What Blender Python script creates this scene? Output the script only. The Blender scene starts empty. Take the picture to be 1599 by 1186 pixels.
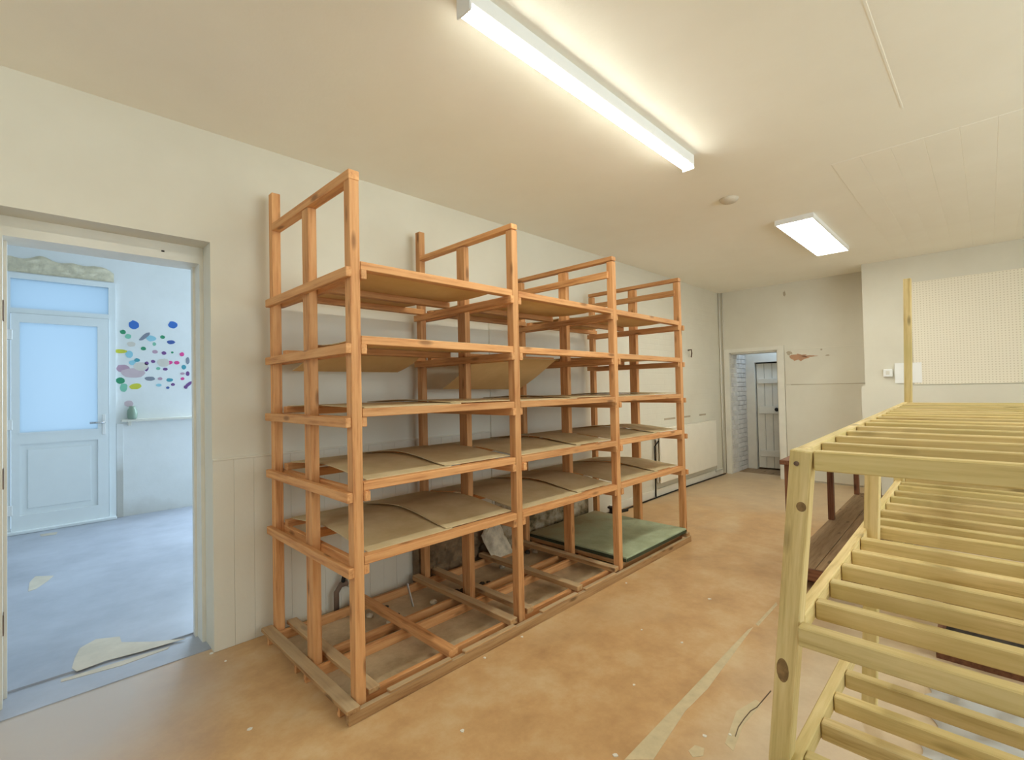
import bpy, bmesh, math, random
from mathutils import Vector, Matrix, noise as mnoise

random.seed(7)
scn = bpy.context.scene
COL = scn.collection

# ------------------------------------------------------------------ camera
FPX, YAW, PITCH, ROLL, CAMH = 750.45, 0.781075, 0.019581, -0.020849, 1.35
_fw = Vector((math.cos(PITCH)*math.cos(YAW), math.cos(PITCH)*math.sin(YAW), math.sin(PITCH)))
_r = _fw.cross(Vector((0, 0, 1))).normalized()
_u = _r.cross(_fw)
_r2 = _r*math.cos(ROLL) + _u*math.sin(ROLL)
_u2 = -_r*math.sin(ROLL) + _u*math.cos(ROLL)
cd = bpy.data.cameras.new('camera')
cd.sensor_width = 36.0
cd.lens = FPX/1599.0*36.0
cd.clip_start = 0.02
cam = bpy.data.objects.new('camera', cd)
COL.objects.link(cam)
cam.matrix_world = Matrix(((_r2.x, _u2.x, -_fw.x, 0), (_r2.y, _u2.y, -_fw.y, 0), (_r2.z, _u2.z, -_fw.z, CAMH), (0, 0, 0, 1)))
scn.camera = cam

# ------------------------------------------------------------------ world, exposure, light levels
w = bpy.data.worlds.new('overcast_sky')
w.use_nodes = True
w.node_tree.nodes['Background'].inputs[0].default_value = (0.58, 0.79, 1.0, 1)
w.node_tree.nodes['Background'].inputs[1].default_value = 1.0
scn.world = w
vs = scn.view_settings
vs.view_transform = 'Standard'
vs.look = 'None'
vs.gamma = 1.0
vs.use_curve_mapping = False
vs.exposure = 0.2
scn.cycles.use_denoising = True
scn.cycles.max_bounces = 10
scn.cycles.diffuse_bounces = 8
scn.cycles.sample_clamp_indirect = 6.0

TUBE = 36.0        # radiance of the batten diffusers
PANEL = 22.0       # radiance of the square panel
LAMP_COL = (0.99, 1.0, 0.89)

def area_light(name, loc, direction, sx, sy, power, color):
    ld = bpy.data.lights.new(name, 'AREA')
    ld.shape = 'RECTANGLE'; ld.size = sx; ld.size_y = sy
    ld.energy = power; ld.color = color
    o = bpy.data.objects.new(name, ld)
    o.location = loc
    o.rotation_euler = Vector(direction).to_track_quat('-Z', 'Y').to_euler()
    COL.objects.link(o)
    return o
DAY = (0.64, 0.82, 1.0)
area_light('annex_window_daylight', (2.55, 6.86, 1.75), (-0.25, -1, -0.12), 1.5, 1.4, 165, DAY)   # daylight in the annex window
area_light('passage_fill_light', (8.0, 2.0, 2.17), (0.2, 0.0, -1), 1.2, 0.22, 4.5, (0.55, 0.74, 1.0))   # fill light under an added skylight, brightens the passage door

FILL_COL = (0.85, 0.98, 1.0)
area_light('rear_fill_light', (-3.55, -0.2, 1.55), (1, 0.0, 0.0), 4.0, 1.9, 16, FILL_COL)     # unseen fill light added behind the viewer
area_light('side_fill_light', (2.6, -3.16, 1.65), (0, 1, 0.0), 3.6, 1.6, 92, FILL_COL)        # unseen fill light added right of the viewer

# ------------------------------------------------------------------ materials
def srgb(r, g, b):
    f = lambda c: (c/12.92 if c <= 0.04045 else ((c+0.055)/1.055)**2.4)
    return (f(r/255), f(g/255), f(b/255), 1)

class NT:
    def __init__(s, name):
        s.m = bpy.data.materials.new(name); s.m.use_nodes = True
        s.t = s.m.node_tree; s.b = s.t.nodes['Principled BSDF']
    def n(s, typ, **kw):
        nd = s.t.nodes.new(typ)
        for k, v in kw.items(): setattr(nd, k, v)
        return nd
    def l(s, a, b): s.t.links.new(a, b)
    def coord(s, scale=(1, 1, 1), rand=False):
        tc = s.n('ShaderNodeTexCoord'); mp = s.n('ShaderNodeMapping')
        mp.inputs['Scale'].default_value = scale
        src = tc.outputs['Object']
        if rand:
            oi = s.n('ShaderNodeObjectInfo'); ad = s.n('ShaderNodeVectorMath', operation='ADD')
            mu = s.n('ShaderNodeVectorMath', operation='SCALE')
            mu.inputs[0].default_value = (37.1, 11.7, 23.3)
            s.l(oi.outputs['Random'], mu.inputs['Scale'])
            s.l(src, ad.inputs[0]); s.l(mu.outputs[0], ad.inputs[1]); src = ad.outputs[0]
        s.l(src, mp.inputs[0])
        return mp.outputs[0]
    def noise(s, vec, scale, detail=4, rough=0.6):
        nn = s.n('ShaderNodeTexNoise'); nn.inputs['Scale'].default_value = scale
        nn.inputs['Detail'].default_value = detail; nn.inputs['Roughness'].default_value = rough
        s.l(vec, nn.inputs['Vector']); return nn.outputs['Fac']
    def ramp(s, fac, stops):
        r = s.n('ShaderNodeValToRGB'); e = r.color_ramp.elements
        while len(e) < len(stops): e.new(0.5)
        for i, (p, c) in enumerate(stops): e[i].position = p; e[i].color = c
        s.l(fac, r.inputs[0]); return r.outputs[0]
    def mix(s, fac, a, b, mode='MIX'):
        mx = s.n('ShaderNodeMix', data_type='RGBA', blend_type=mode)
        for sock, v in ((mx.inputs[0], fac), (mx.inputs[6], a), (mx.inputs[7], b)):
            if hasattr(v, 'links') or hasattr(v, 'is_output'): s.l(v, sock)
            else: sock.default_value = v
        return mx.outputs[2]
    def math(s, op, a, b=0.0, clamp=False):
        mm = s.n('ShaderNodeMath', operation=op); mm.use_clamp = clamp
        for sock, v in ((mm.inputs[0], a), (mm.inputs[1], b)):
            if hasattr(v, 'is_output'): s.l(v, sock)
            else: sock.default_value = v
        return mm.outputs[0]
    def bump(s, h, strength=0.2, dist=0.01):
        bn = s.n('ShaderNodeBump'); bn.inputs['Strength'].default_value = strength
        bn.inputs['Distance'].default_value = dist
        s.l(h, bn.inputs['Height']); s.l(bn.outputs[0], s.b.inputs['Normal'])
    def col(s, c):
        if hasattr(c, 'is_output'): s.l(c, s.b.inputs['Base Color'])
        else: s.b.inputs['Base Color'].default_value = c
    def fin(s, rough=0.6, spec=0.3, metal=0.0):
        s.b.inputs['Roughness'].default_value = rough
        s.b.inputs['Specular IOR Level'].default_value = spec
        s.b.inputs['Metallic'].default_value = metal
        return s.m

BW = (0, 0, 0, 1); WW = (1, 1, 1, 1)

def plain(name, c, rough=0.6, spec=0.3, metal=0.0, var=0.06, scale=6.0, bump=0.0):
    k = NT(name); v = k.coord(rand=True)
    n = k.noise(v, scale)
    d = tuple(max(0, x*(1-var*2)) for x in c[:3]) + (1,)
    k.col(k.ramp(n, [(0.3, d), (0.65, c)]))
    if bump: k.bump(n, bump, 0.01)
    return k.fin(rough, spec, metal)

def wood(name, light, mid, dark, rough=0.6, green=None, stain=0.0, dusty=None):
    k = NT(name)
    v = k.coord((1, 1, 1), rand=True)
    mp = k.n('ShaderNodeMapping'); mp.inputs['Scale'].default_value = (1.3, 22, 22); k.l(v, mp.inputs[0])
    g = k.noise(mp.outputs[0], 2.2, 5, 0.65)
    c = k.ramp(g, [(0.30, dark), (0.46, mid), (0.68, light)])
    mp2 = k.n('ShaderNodeMapping'); mp2.inputs['Scale'].default_value = (2.1, 7.0, 7.0); k.l(v, mp2.inputs[0])
    vo = k.n('ShaderNodeTexVoronoi'); vo.inputs['Scale'].default_value = 1.7; k.l(mp2.outputs[0], vo.inputs['Vector'])
    kn = k.ramp(vo.outputs['Distance'], [(0.08, WW), (0.19, BW)])
    kd = tuple(x*0.4 for x in dark[:3]) + (1,)
    c = k.mix(k.math('MULTIPLY', kn, 0.7), c, kd)
    big = k.noise(v, 1.6, 2)
    if green: c = k.mix(k.ramp(big, [(0.42, BW), (0.72, (0.75, 0.75, 0.75, 1))]), c, green)
    if stain:
        st = k.noise(v, 3.1, 3)
        c = k.mix(k.ramp(st, [(0.64, BW), (0.75, (stain, stain, stain, 1))]), c, tuple(x*0.35 for x in dark[:3]) + (1,))
    if dusty:
        ge = k.n('ShaderNodeNewGeometry'); sp = k.n('ShaderNodeSeparateXYZ'); k.l(ge.outputs['Normal'], sp.inputs[0])
        up = k.ramp(sp.outputs['Z'], [(0.5, BW), (0.8, (0.8, 0.8, 0.8, 1))])
        c = k.mix(k.math('MULTIPLY', up, k.math('ADD', big, 0.2, True), True), c, dusty)
    oi = k.n('ShaderNodeObjectInfo')
    hs = k.n('ShaderNodeHueSaturation')
    k.l(c, hs.inputs['Color'])
    k.l(k.math('ADD', k.math('MULTIPLY', oi.outputs['Random'], 0.26), 0.85), hs.inputs['Value'])
    k.col(hs.outputs[0]); k.bump(g, 0.12, 0.004)
    return k.fin(rough, 0.25)

M = {}
M['orange'] = wood('redwood_timber', srgb(218, 166, 114), srgb(204, 148, 96), srgb(172, 112, 68))
M['dusty'] = wood('dusty_timber', srgb(196, 158, 112), srgb(176, 136, 92), srgb(140, 100, 64), 0.8, dusty=srgb(190, 172, 140))
M['pine'] = wood('treated_pine', srgb(226, 204, 152), srgb(210, 186, 130), srgb(182, 154, 98), 0.6, green=srgb(188, 172, 110), stain=0.55)
M['dark'] = wood('dark_stained_timber', srgb(134, 90, 62), srgb(112, 72, 50), srgb(82, 52, 36), 0.5)
M['boardbrown'] = wood('brown_shelf_board', srgb(176, 148, 114), srgb(160, 132, 100), srgb(132, 106, 78), 0.85)

def wallmat(name, c, c2, bricks=False, dirt=None):
    k = NT(name); v = k.coord()
    n = k.noise(v, 1.1, 5); f = k.noise(v, 14, 4)
    cc = k.ramp(n, [(0.3, c2), (0.6, c)])
    if dirt:
        sp = k.n('ShaderNodeSeparateXYZ'); k.l(v, sp.inputs[0])
        low = k.math('SUBTRACT', 0.55, sp.outputs['Z'])
        d = k.math('ADD', k.math('MULTIPLY', low, 0.8), k.math('SUBTRACT', n, 0.5))
        cc = k.mix(k.ramp(d, [(0.22, BW), (0.5, (0.55, 0.55, 0.55, 1))]), cc, dirt)
    h = f
    if bricks:
        br = k.n('ShaderNodeTexBrick'); br.inputs['Scale'].default_value = 1.0
        br.inputs['Brick Width'].default_value = 0.22; br.inputs['Row Height'].default_value = 0.072
        br.inputs['Mortar Size'].default_value = 0.006; br.inputs['Mortar Smooth'].default_value = 0.8
        cx = k.n('ShaderNodeCombineXYZ'); sx = k.n('ShaderNodeSeparateXYZ'); k.l(v, sx.inputs[0])
        k.l(sx.outputs['X'], cx.inputs[0]); k.l(sx.outputs['Z'], cx.inputs[1]); k.l(cx.outputs[0], br.inputs['Vector'])
        h = k.math('SUBTRACT', k.math('MULTIPLY', f, 0.5), k.math('MULTIPLY', k.math('MULTIPLY', br.outputs['Fac'], 0.6), k.ramp(k.math('MULTIPLY', sx.outputs['X'], 0.1), [(0.40, BW), (0.55, WW)])))
    k.col(cc); k.bump(h, 0.25, 0.006)
    return k.fin(0.75, 0.2)

M['wall'] = wallmat('white_painted_plaster', srgb(219, 214, 199), srgb(212, 206, 190))
M['wallbrick'] = wallmat('white_painted_brick_plaster', srgb(219, 214, 199), srgb(212, 206, 190), True)
M['board'] = wallmat('painted_dado_boards', srgb(220, 215, 200), srgb(213, 207, 191))
M['ceil'] = wallmat('painted_ceiling', srgb(246, 243, 233), srgb(242, 238, 227))
M['annexwall'] = wallmat('annex_painted_wall', srgb(232, 234, 234), srgb(222, 224, 222), dirt=srgb(150, 140, 122))
M['brickpaint'] = plain('white_painted_brick', srgb(214, 208, 200), 0.8, var=0.12, scale=9, bump=0.3)
M['mortar'] = plain('dirty_mortar', srgb(120, 108, 98), 0.95, var=0.1)
M['trim'] = plain('cream_gloss_paint', srgb(226, 222, 210), 0.45, 0.4, var=0.04)
M['white'] = plain('white_plastic', srgb(238, 238, 236), 0.35, 0.5, var=0.01)
M['upvc'] = plain('white_upvc', srgb(232, 238, 240), 0.3, 0.5, var=0.01)
M['rad'] = plain('white_radiator_enamel', srgb(238, 232, 218), 0.4, 0.4, var=0.02)
M['metal'] = plain('chrome_metal', srgb(200, 202, 205), 0.25, 0.5, 1.0, var=0.02)
M['black'] = plain('black_rubber', srgb(38, 34, 32), 0.7, var=0.1)
M['darkgrey'] = plain('dark_grey_dirt', srgb(70, 62, 54), 0.95, var=0.25, scale=18, bump=0.4)
M['rubble'] = plain('rubble_stone', srgb(140, 116, 88), 0.95, var=0.28, scale=11, bump=0.7)
M['rubblelight'] = plain('loose_lime_plaster', srgb(222, 210, 186), 0.95, var=0.22, scale=13, bump=0.6)
k = NT('crumbling_damp_plaster'); v = k.coord(); n1 = k.noise(v, 6, 5, 0.7); n2 = k.noise(v, 24, 4)
k.col(k.mix(k.ramp(n2, [(0.4, BW), (0.7, (0.5, 0.5, 0.5, 1))]), k.ramp(n1, [(0.38, srgb(96, 88, 66)), (0.48, srgb(160, 142, 112)), (0.6, srgb(214, 202, 178))]), srgb(128, 110, 84)))
k.bump(n2, 0.5, 0.01); M['rubblemix'] = k.fin(0.95, 0.1)
M['concrete'] = plain('bare_concrete', srgb(198, 188, 170), 0.85, var=0.08, scale=8, bump=0.15)
M['strip'] = plain('worn_floor_strip', srgb(206, 190, 154), 0.7, var=0.08, scale=20)
M['crack'] = plain('floor_crack_dirt', srgb(96, 80, 64), 0.95)
M['peel'] = plain('peeled_plaster_brown', srgb(196, 152, 120), 0.9, var=0.1)
M['grime'] = plain('wall_grime', srgb(180, 166, 144), 0.9, var=0.08)
M['rose'] = plain('grubby_white_paint', srgb(214, 204, 186), 0.8, var=0.1)
M['lintel'] = plain('crumbly_lintel_render', srgb(226, 216, 190), 0.95, var=0.12, scale=16, bump=0.5)
M['rust'] = plain('rusty_metal', srgb(120, 98, 82), 0.7, var=0.15)
M['steel'] = plain('galvanised_strip', srgb(190, 192, 190), 0.4, 0.5, 0.7)
M['jar'] = plain('green_glazed_jar', srgb(140, 160, 140), 0.3, 0.5)

k = NT('hardboard'); v = k.coord(rand=True); n = k.noise(v, 5, 5); fn = k.noise(v, 90, 2)
under = k.ramp(n, [(0.3, srgb(214, 174, 118)), (0.7, srgb(226, 188, 132))])
top = k.ramp(n, [(0.3, srgb(188, 168, 128)), (0.7, srgb(210, 193, 156))])
ge = k.n('ShaderNodeNewGeometry'); sp = k.n('ShaderNodeSeparateXYZ'); k.l(ge.outputs['True Normal'], sp.inputs[0])
k.col(k.mix(k.ramp(k.math('ADD', sp.outputs['Z'], 0.3), [(0.0, BW), (0.02, WW)]), under, top)); k.bump(fn, 0.1, 0.002)
M['hard'] = k.fin(0.8, 0.15)

k = NT('green_chipboard'); v = k.coord(); n = k.noise(v, 4, 5); fn = k.noise(v, 120, 2)
c = k.ramp(n, [(0.35, srgb(160, 170, 138)), (0.6, srgb(182, 195, 164))])
sp = k.n('ShaderNodeSeparateXYZ'); k.l(v, sp.inputs[0])
dust = k.math('ADD', k.math('MULTIPLY', sp.outputs['Y'], 1.1), k.math('SUBTRACT', n, 0.55))
c = k.mix(k.ramp(dust, [(0.0, BW), (0.35, (0.9, 0.9, 0.9, 1))]), c, srgb(150, 136, 104))
k.col(k.mix(k.ramp(fn, [(0.55, BW), (0.7, (0.25, 0.25, 0.25, 1))]), c, srgb(120, 130, 98)))
M['green'] = k.fin(0.7, 0.2)
M['greenedge'] = plain('green_board_edge', srgb(66, 70, 50), 0.9)

# main floor: worn ochre floor paint over concrete
k = NT('worn_ochre_floor_paint'); v = k.coord()
n1 = k.noise(v, 0.9, 5, 0.65); n2 = k.noise(v, 3.4, 6, 0.7); n3 = k.noise(v, 30, 3)
och = k.ramp(n2, [(0.28, srgb(177, 139, 96)), (0.5, srgb(198, 160, 113)), (0.72, srgb(209, 183, 142))])
tan = k.ramp(n2, [(0.3, srgb(186, 164, 134)), (0.7, srgb(208, 189, 158))])
sp = k.n('ShaderNodeSeparateXYZ'); k.l(v, sp.inputs[0])
wob = k.math('MULTIPLY', k.math('SUBTRACT', n1, 0.5), 0.9)
ry = k.math('ADD', k.math('SUBTRACT', 0.95, sp.outputs['Y']), k.math('MULTIPLY', wob, 0.5))
far = k.math('ADD', k.math('MULTIPLY', k.math('SUBTRACT', sp.outputs['X'], 4.6), 0.5), k.math('MULTIPLY', wob, 2.6))
m1 = k.ramp(ry, [(0.0, BW), (0.30, (0.9, 0.9, 0.9, 1))])
m2 = k.ramp(far, [(0.1, BW), (0.8, (0.72, 0.72, 0.72, 1))])
c = k.mix(m1, och, tan); c = k.mix(m2, c, tan)
c = k.mix(k.ramp(n1, [(0.55, BW), (0.78, (0.45, 0.45, 0.45, 1))]), c, srgb(206, 186, 150))
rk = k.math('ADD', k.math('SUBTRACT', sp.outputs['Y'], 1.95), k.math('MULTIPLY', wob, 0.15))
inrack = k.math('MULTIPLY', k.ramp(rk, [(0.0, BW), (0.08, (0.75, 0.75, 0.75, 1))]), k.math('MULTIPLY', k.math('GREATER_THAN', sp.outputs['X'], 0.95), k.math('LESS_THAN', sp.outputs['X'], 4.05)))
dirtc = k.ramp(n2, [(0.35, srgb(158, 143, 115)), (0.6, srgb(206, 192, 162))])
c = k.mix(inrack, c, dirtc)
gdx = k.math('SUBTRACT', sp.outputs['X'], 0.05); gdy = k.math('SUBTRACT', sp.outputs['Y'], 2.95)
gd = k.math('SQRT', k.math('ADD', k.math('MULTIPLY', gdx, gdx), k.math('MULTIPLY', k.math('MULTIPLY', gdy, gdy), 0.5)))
c = k.mix(k.ramp(k.math('ADD', gd, k.math('MULTIPLY', wob, 0.35)), [(0.3, (0.85, 0.85, 0.85, 1)), (0.75, BW)]), c, srgb(178, 172, 168))      # threshold paint worn grey, with the daylight spill from the doorway painted in
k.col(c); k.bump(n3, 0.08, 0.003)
rr = k.n('ShaderNodeMapRange'); rr.inputs['To Min'].default_value = 0.26; rr.inputs['To Max'].default_value = 0.55
k.l(n2, rr.inputs['Value']); k.fin(0.5, 0.35); k.l(rr.outputs[0], k.b.inputs['Roughness'])
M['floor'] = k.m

k = NT('grey_painted_concrete'); v = k.coord(); n1 = k.noise(v, 1.6, 6, 0.65)
k.col(k.ramp(n1, [(0.3, srgb(146, 150, 160)), (0.7, srgb(174, 178, 188))])); k.bump(n1, 0.1, 0.004)
M['annexfloor'] = k.fin(0.38, 0.4)

k = NT('lamp_diffuser'); k.b.inputs['Base Color'].default_value = (0.9, 0.9, 0.9, 1)
k.b.inputs['Emission Color'].default_value = LAMP_COL + (1,); k.b.inputs['Emission Strength'].default_value = TUBE
M['tube'] = k.m
k = NT('panel_diffuser'); k.b.inputs['Base Color'].default_value = (0.9, 0.9, 0.9, 1)
k.b.inputs['Emission Color'].default_value = LAMP_COL + (1,); k.b.inputs['Emission Strength'].default_value = PANEL
M['panel'] = k.m

k = NT('frosted_glass')
tr = k.n('ShaderNodeBsdfTranslucent'); tr.inputs[0].default_value = (0.82, 0.9, 0.95, 1)
gl = k.n('ShaderNodeBsdfGlossy'); gl.inputs['Roughness'].default_value = 0.25; gl.inputs[0].default_value = (0.8, 0.8, 0.8, 1)
ms = k.n('ShaderNodeMixShader'); ms.inputs[0].default_value = 0.06
k.l(tr.outputs[0], ms.inputs[1]); k.l(gl.outputs[0], ms.inputs[2])
k.l(ms.outputs[0], k.t.nodes['Material Output'].inputs['Surface'])
M['frost'] = k.m

k = NT('pegboard_holes'); v = k.coord((1, 1, 1))
sp = k.n('ShaderNodeSeparateXYZ'); k.l(v, sp.inputs[0])
fy = k.math('SUBTRACT', k.math('FRACT', k.math('MULTIPLY', sp.outputs['Y'], 38)), 0.5)
fz = k.math('SUBTRACT', k.math('FRACT', k.math('MULTIPLY', sp.outputs['Z'], 38)), 0.5)
d = k.math('SQRT', k.math('ADD', k.math('MULTIPLY', fy, fy), k.math('MULTIPLY', fz, fz)))
k.col(k.mix(k.ramp(d, [(0.16, WW), (0.24, BW)]), srgb(234, 226, 208), srgb(206, 195, 172)))
M['peg'] = k.fin(0.6, 0.3)

k = NT('clear_polythene')
k.b.inputs['Base Color'].default_value = (0.56, 0.56, 0.55, 1); k.b.inputs['Transmission Weight'].default_value = 0.5
k.b.inputs['IOR'].default_value = 1.2
M['poly'] = k.fin(0.3, 0.5); M['poly'].node_tree.nodes['Principled BSDF'].inputs['Transmission Weight'].default_value = 0.15

# ------------------------------------------------------------------ mesh helpers
MW = {}
def put(name, me, mat, mtx, parent=None):
    o = bpy.data.objects.new(name, me)
    COL.objects.link(o)
    if mat is not None and len(me.materials) == 0: me.materials.append(M[mat])
    MW[o.name] = mtx
    if parent is not None:
        o.parent = parent
        o.matrix_basis = MW[parent.name].inverted() @ mtx
    else:
        o.matrix_basis = mtx
    return o

def T(x, y, z): return Matrix.Translation((x, y, z))

def root(name, loc, label, cat, group=None):
    o = bpy.data.objects.new(name, None); COL.objects.link(o)
    o.empty_display_size = 0.1
    MW[o.name] = T(*loc); o.matrix_basis = MW[o.name]
    return tag(o, label, cat, group)

def tag(o, label, cat, group=None):
    o['label'] = label; o['category'] = cat
    if group: o['group'] = group
    return o

def struct(o):
    o['kind'] = 'structure'; return o

CACHE = {}
def boxmesh(dx, dy, dz, mat, bev=0.0):
    key = (round(dx, 4), round(dy, 4), round(dz, 4), mat, bev)
    if key in CACHE: return CACHE[key]
    bm = bmesh.new(); bmesh.ops.create_cube(bm, size=1.0)
    bmesh.ops.scale(bm, vec=(dx, dy, dz), verts=bm.verts)
    if bev: bmesh.ops.bevel(bm, geom=bm.edges[:], offset=min(bev, dx*.3, dy*.3, dz*.3), segments=1, affect='EDGES')
    me = bpy.data.meshes.new('box'); bm.to_mesh(me); bm.free()
    me.materials.append(M[mat]); CACHE[key] = me
    return me

def box(name, x0, x1, y0, y1, z0, z1, mat, parent=None, bev=0.0):
    x0, x1 = sorted((x0, x1)); y0, y1 = sorted((y0, y1)); z0, z1 = sorted((z0, z1))
    return put(name, boxmesh(x1-x0, y1-y0, z1-z0, mat, bev), mat, T((x0+x1)/2, (y0+y1)/2, (z0+z1)/2), parent)

def boxes(name, lst, mat, parent=None, origin=(0, 0, 0)):
    """one mesh out of several boxes, for a piece of the setting"""
    bm = bmesh.new()
    for (x0, x1, y0, y1, z0, z1) in lst:
        r = bmesh.ops.create_cube(bm, size=1.0)
        bmesh.ops.scale(bm, vec=(x1-x0, y1-y0, z1-z0), verts=r['verts'])
        bmesh.ops.translate(bm, vec=((x0+x1)/2-origin[0], (y0+y1)/2-origin[1], (z0+z1)/2-origin[2]), verts=r['verts'])
    me = bpy.data.meshes.new(name); bm.to_mesh(me); bm.free()
    return put(name, me, mat, T(*origin), parent)

def beam(name, p0, p1, wd, ht, mat, parent=None, bev=0.0025):
    """timber from p0 to p1; local X runs along the grain; wd across (horizontal), ht up. For uprights wd runs along world y, ht along world x."""
    p0 = Vector(p0); p1 = Vector(p1); d = p1-p0; L = d.length; d.normalize()
    ref = Vector((0, 0, 1)) if abs(d.z) < 0.8 else Vector((1, 0, 0))
    yv = ref.cross(d).normalized(); zv = d.cross(yv)
    c = (p0+p1)/2
    m = Matrix(((d.x, yv.x, zv.x, c.x), (d.y, yv.y, zv.y, c.y), (d.z, yv.z, zv.z, c.z), (0, 0, 0, 1)))
    return put(name, boxmesh(L, wd, ht, mat, bev), mat, m, parent)

def frommesh(name, verts, faces, mat, mtx=None, parent=None, smooth=False):
    me = bpy.data.meshes.new(name); me.from_pydata(verts, [], faces); me.update()
    if smooth: me.polygons.foreach_set('use_smooth', [True]*len(me.polygons))
    return put(name, me, mat, mtx or Matrix.Identity(4), parent)

def tube(name, pts, rad, mat, parent=None, seg=8, origin=None):
    pts = [Vector(p) for p in pts]; o = Vector(origin) if origin else pts[0].copy()
    vs_, fs = [], []
    prev = None
    for i, p in enumerate(pts):
        d = (pts[min(i+1, len(pts)-1)] - pts[max(i-1, 0)]).normalized()
        a = Vector((0, 0, 1)) if abs(d.z) < 0.9 else Vector((1, 0, 0))
        if prev is not None: a = prev
        x = (a - d*a.dot(d)).normalized(); y = d.cross(x); prev = x
        for j in range(seg):
            t = 2*math.pi*j/seg
            vs_.append(tuple(p + (x*math.cos(t)+y*math.sin(t))*rad - o))
        if i:
            for j in range(seg):
                b = (i-1)*seg; fs.append((b+j, b+(j+1) % seg, b+seg+(j+1) % seg, b+seg+j))
    n = len(pts)-1
    fs.append(tuple(range(seg-1, -1, -1))); fs.append(tuple(n*seg+j for j in range(seg)))
    return frommesh(name, vs_, fs, mat, T(*o), parent, True)

def slab(name, poly, z0, z1, mat, parent=None, origin=None):
    """flat irregular plate: polygon in x,y extruded z0..z1"""
    ox, oy = origin or poly[0]
    n = len(poly)
    vs_ = [(x-ox, y-oy, 0) for x, y in poly] + [(x-ox, y-oy, z1-z0) for x, y in poly]
    fs = [tuple(range(n-1, -1, -1)), tuple(range(n, 2*n))] + [(i, (i+1) % n, n+(i+1) % n, n+i) for i in range(n)]
    return frommesh(name, vs_, fs, mat, T(ox, oy, z0), parent)

def lathe(name, prof, mat, mtx, parent=None, seg=20):
    vs_, fs = [], []
    for r, z in prof:
        for j in range(seg):
            t = 2*math.pi*j/seg; vs_.append((r*math.cos(t), r*math.sin(t), z))
    for i in range(len(prof)-1):
        for j in range(seg):
            b = i*seg; fs.append((b+j, b+(j+1) % seg, b+seg+(j+1) % seg, b+seg+j))
    fs.append(tuple(range(seg-1, -1, -1))); fs.append(tuple((len(prof)-1)*seg+j for j in range(seg)))
    return frommesh(name, vs_, fs, mat, mtx, parent, True)

def rock(name, c, rad, mat, parent=None, seed=0, flat=(1, 1, 1)):
    bm = bmesh.new(); bmesh.ops.create_icosphere(bm, subdivisions=2, radius=1.0)
    for v_ in bm.verts:
        nz = mnoise.noise(v_.co*1.3 + Vector((seed*3.7, seed*1.3, seed)))
        v_.co *= 1 + 0.35*nz
        v_.co = Vector((v_.co.x*rad*flat[0], v_.co.y*rad*flat[1], v_.co.z*rad*flat[2]))
    me = bpy.data.meshes.new(name); bm.to_mesh(me); bm.free()
    return put(name, me, mat, T(*c), parent)

# ------------------------------------------------------------------ the room
YW, XB, ZC = 2.94, 7.55, 2.77
OX0, OX1, OZ = -0.10, 0.69, 2.172          # left doorway opening
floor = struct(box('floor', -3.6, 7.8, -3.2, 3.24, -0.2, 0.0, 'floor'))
# keep object space == world space for the surfaces whose pattern is laid out in room coordinates
def worldspace(o):
    c = MW[o.name].to_translation(); me = o.data.copy(); me.transform(Matrix.Translation(c)); o.data = me
    MW[o.name] = Matrix.Identity(4); o.matrix_basis = Matrix.Identity(4); return o
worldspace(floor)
ceiling = struct(worldspace(box('ceiling', -3.6, 7.8, -3.2, 3.24, ZC, ZC+0.15, 'ceil')))
wl = struct(boxes('wall_left', [(-3.6, OX0, YW, YW+.30, 0, ZC), (OX1, 7.8, YW, YW+.30, 0, ZC), (OX0, OX1, YW, YW+.30, OZ, ZC)], 'wallbrick'))
BY0, BY1, BZ = 2.13, 2.80, 1.835
wb = struct(boxes('wall_back', [(XB, XB+.3, BY1, YW, 0, ZC), (XB, XB+.3, -3.2, BY0, 0, ZC), (XB, XB+.3, BY0, BY1, BZ, ZC)], 'wall'))
struct(boxes('wall_back_breast', [(7.1, XB, -3.2, 1.055, 0, ZC), (7.06, 7.1, -3.2, 1.09, 0, 1.30)], 'wall'))
struct(boxes('wall_right', [(-3.6, 0.7, -3.4, -3.2, 0, ZC), (4.5, 7.8, -3.4, -3.2, 0, ZC), (0.7, 4.5, -3.4, -3.2, 0, .8), (0.7, 4.5, -3.4, -3.2, 2.5, ZC)], 'wall'))
w2 = struct(boxes('added_window_2', [(0.7, .78, -3.33, -3.26, .8, 2.5), (4.42, 4.5, -3.33, -3.26, .8, 2.5), (.78, 4.42, -3.33, -3.26, .8, .88), (.78, 4.42, -3.33, -3.26, 2.42, 2.5), (2.56, 2.64, -3.33, -3.26, .88, 2.42)], 'upvc'))  # added window out of view, goes with the side fill light
for a_, b_ in ((.78, 2.56), (2.64, 4.42)): box('window_pane', a_, b_, -3.30, -3.29, .88, 2.42, 'frost', w2)
struct(boxes('wall_front', [(-3.8, -3.6, -3.4, -2.3, 0, ZC), (-3.8, -3.6, 1.9, 3.24, 0, ZC), (-3.8, -3.6, -2.3, 1.9, 0, .5), (-3.8, -3.6, -2.3, 1.9, 2.6, ZC)], 'wall'))
w3 = struct(boxes('added_window_3', [(-3.73, -3.66, -2.3, -2.22, .5, 2.6), (-3.73, -3.66, 1.82, 1.9, .5, 2.6), (-3.73, -3.66, -2.22, 1.82, .5, .58), (-3.73, -3.66, -2.22, 1.82, 2.52, 2.6), (-3.73, -3.66, -.24, -.16, .58, 2.52)], 'upvc'))  # added window behind the viewer, out of view, for the fill light there
for a_, b_ in ((-2.22, -.24), (-.16, 1.82)): box('window_pane', -3.70, -3.69, a_, b_, .58, 2.52, 'frost', w3)

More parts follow.
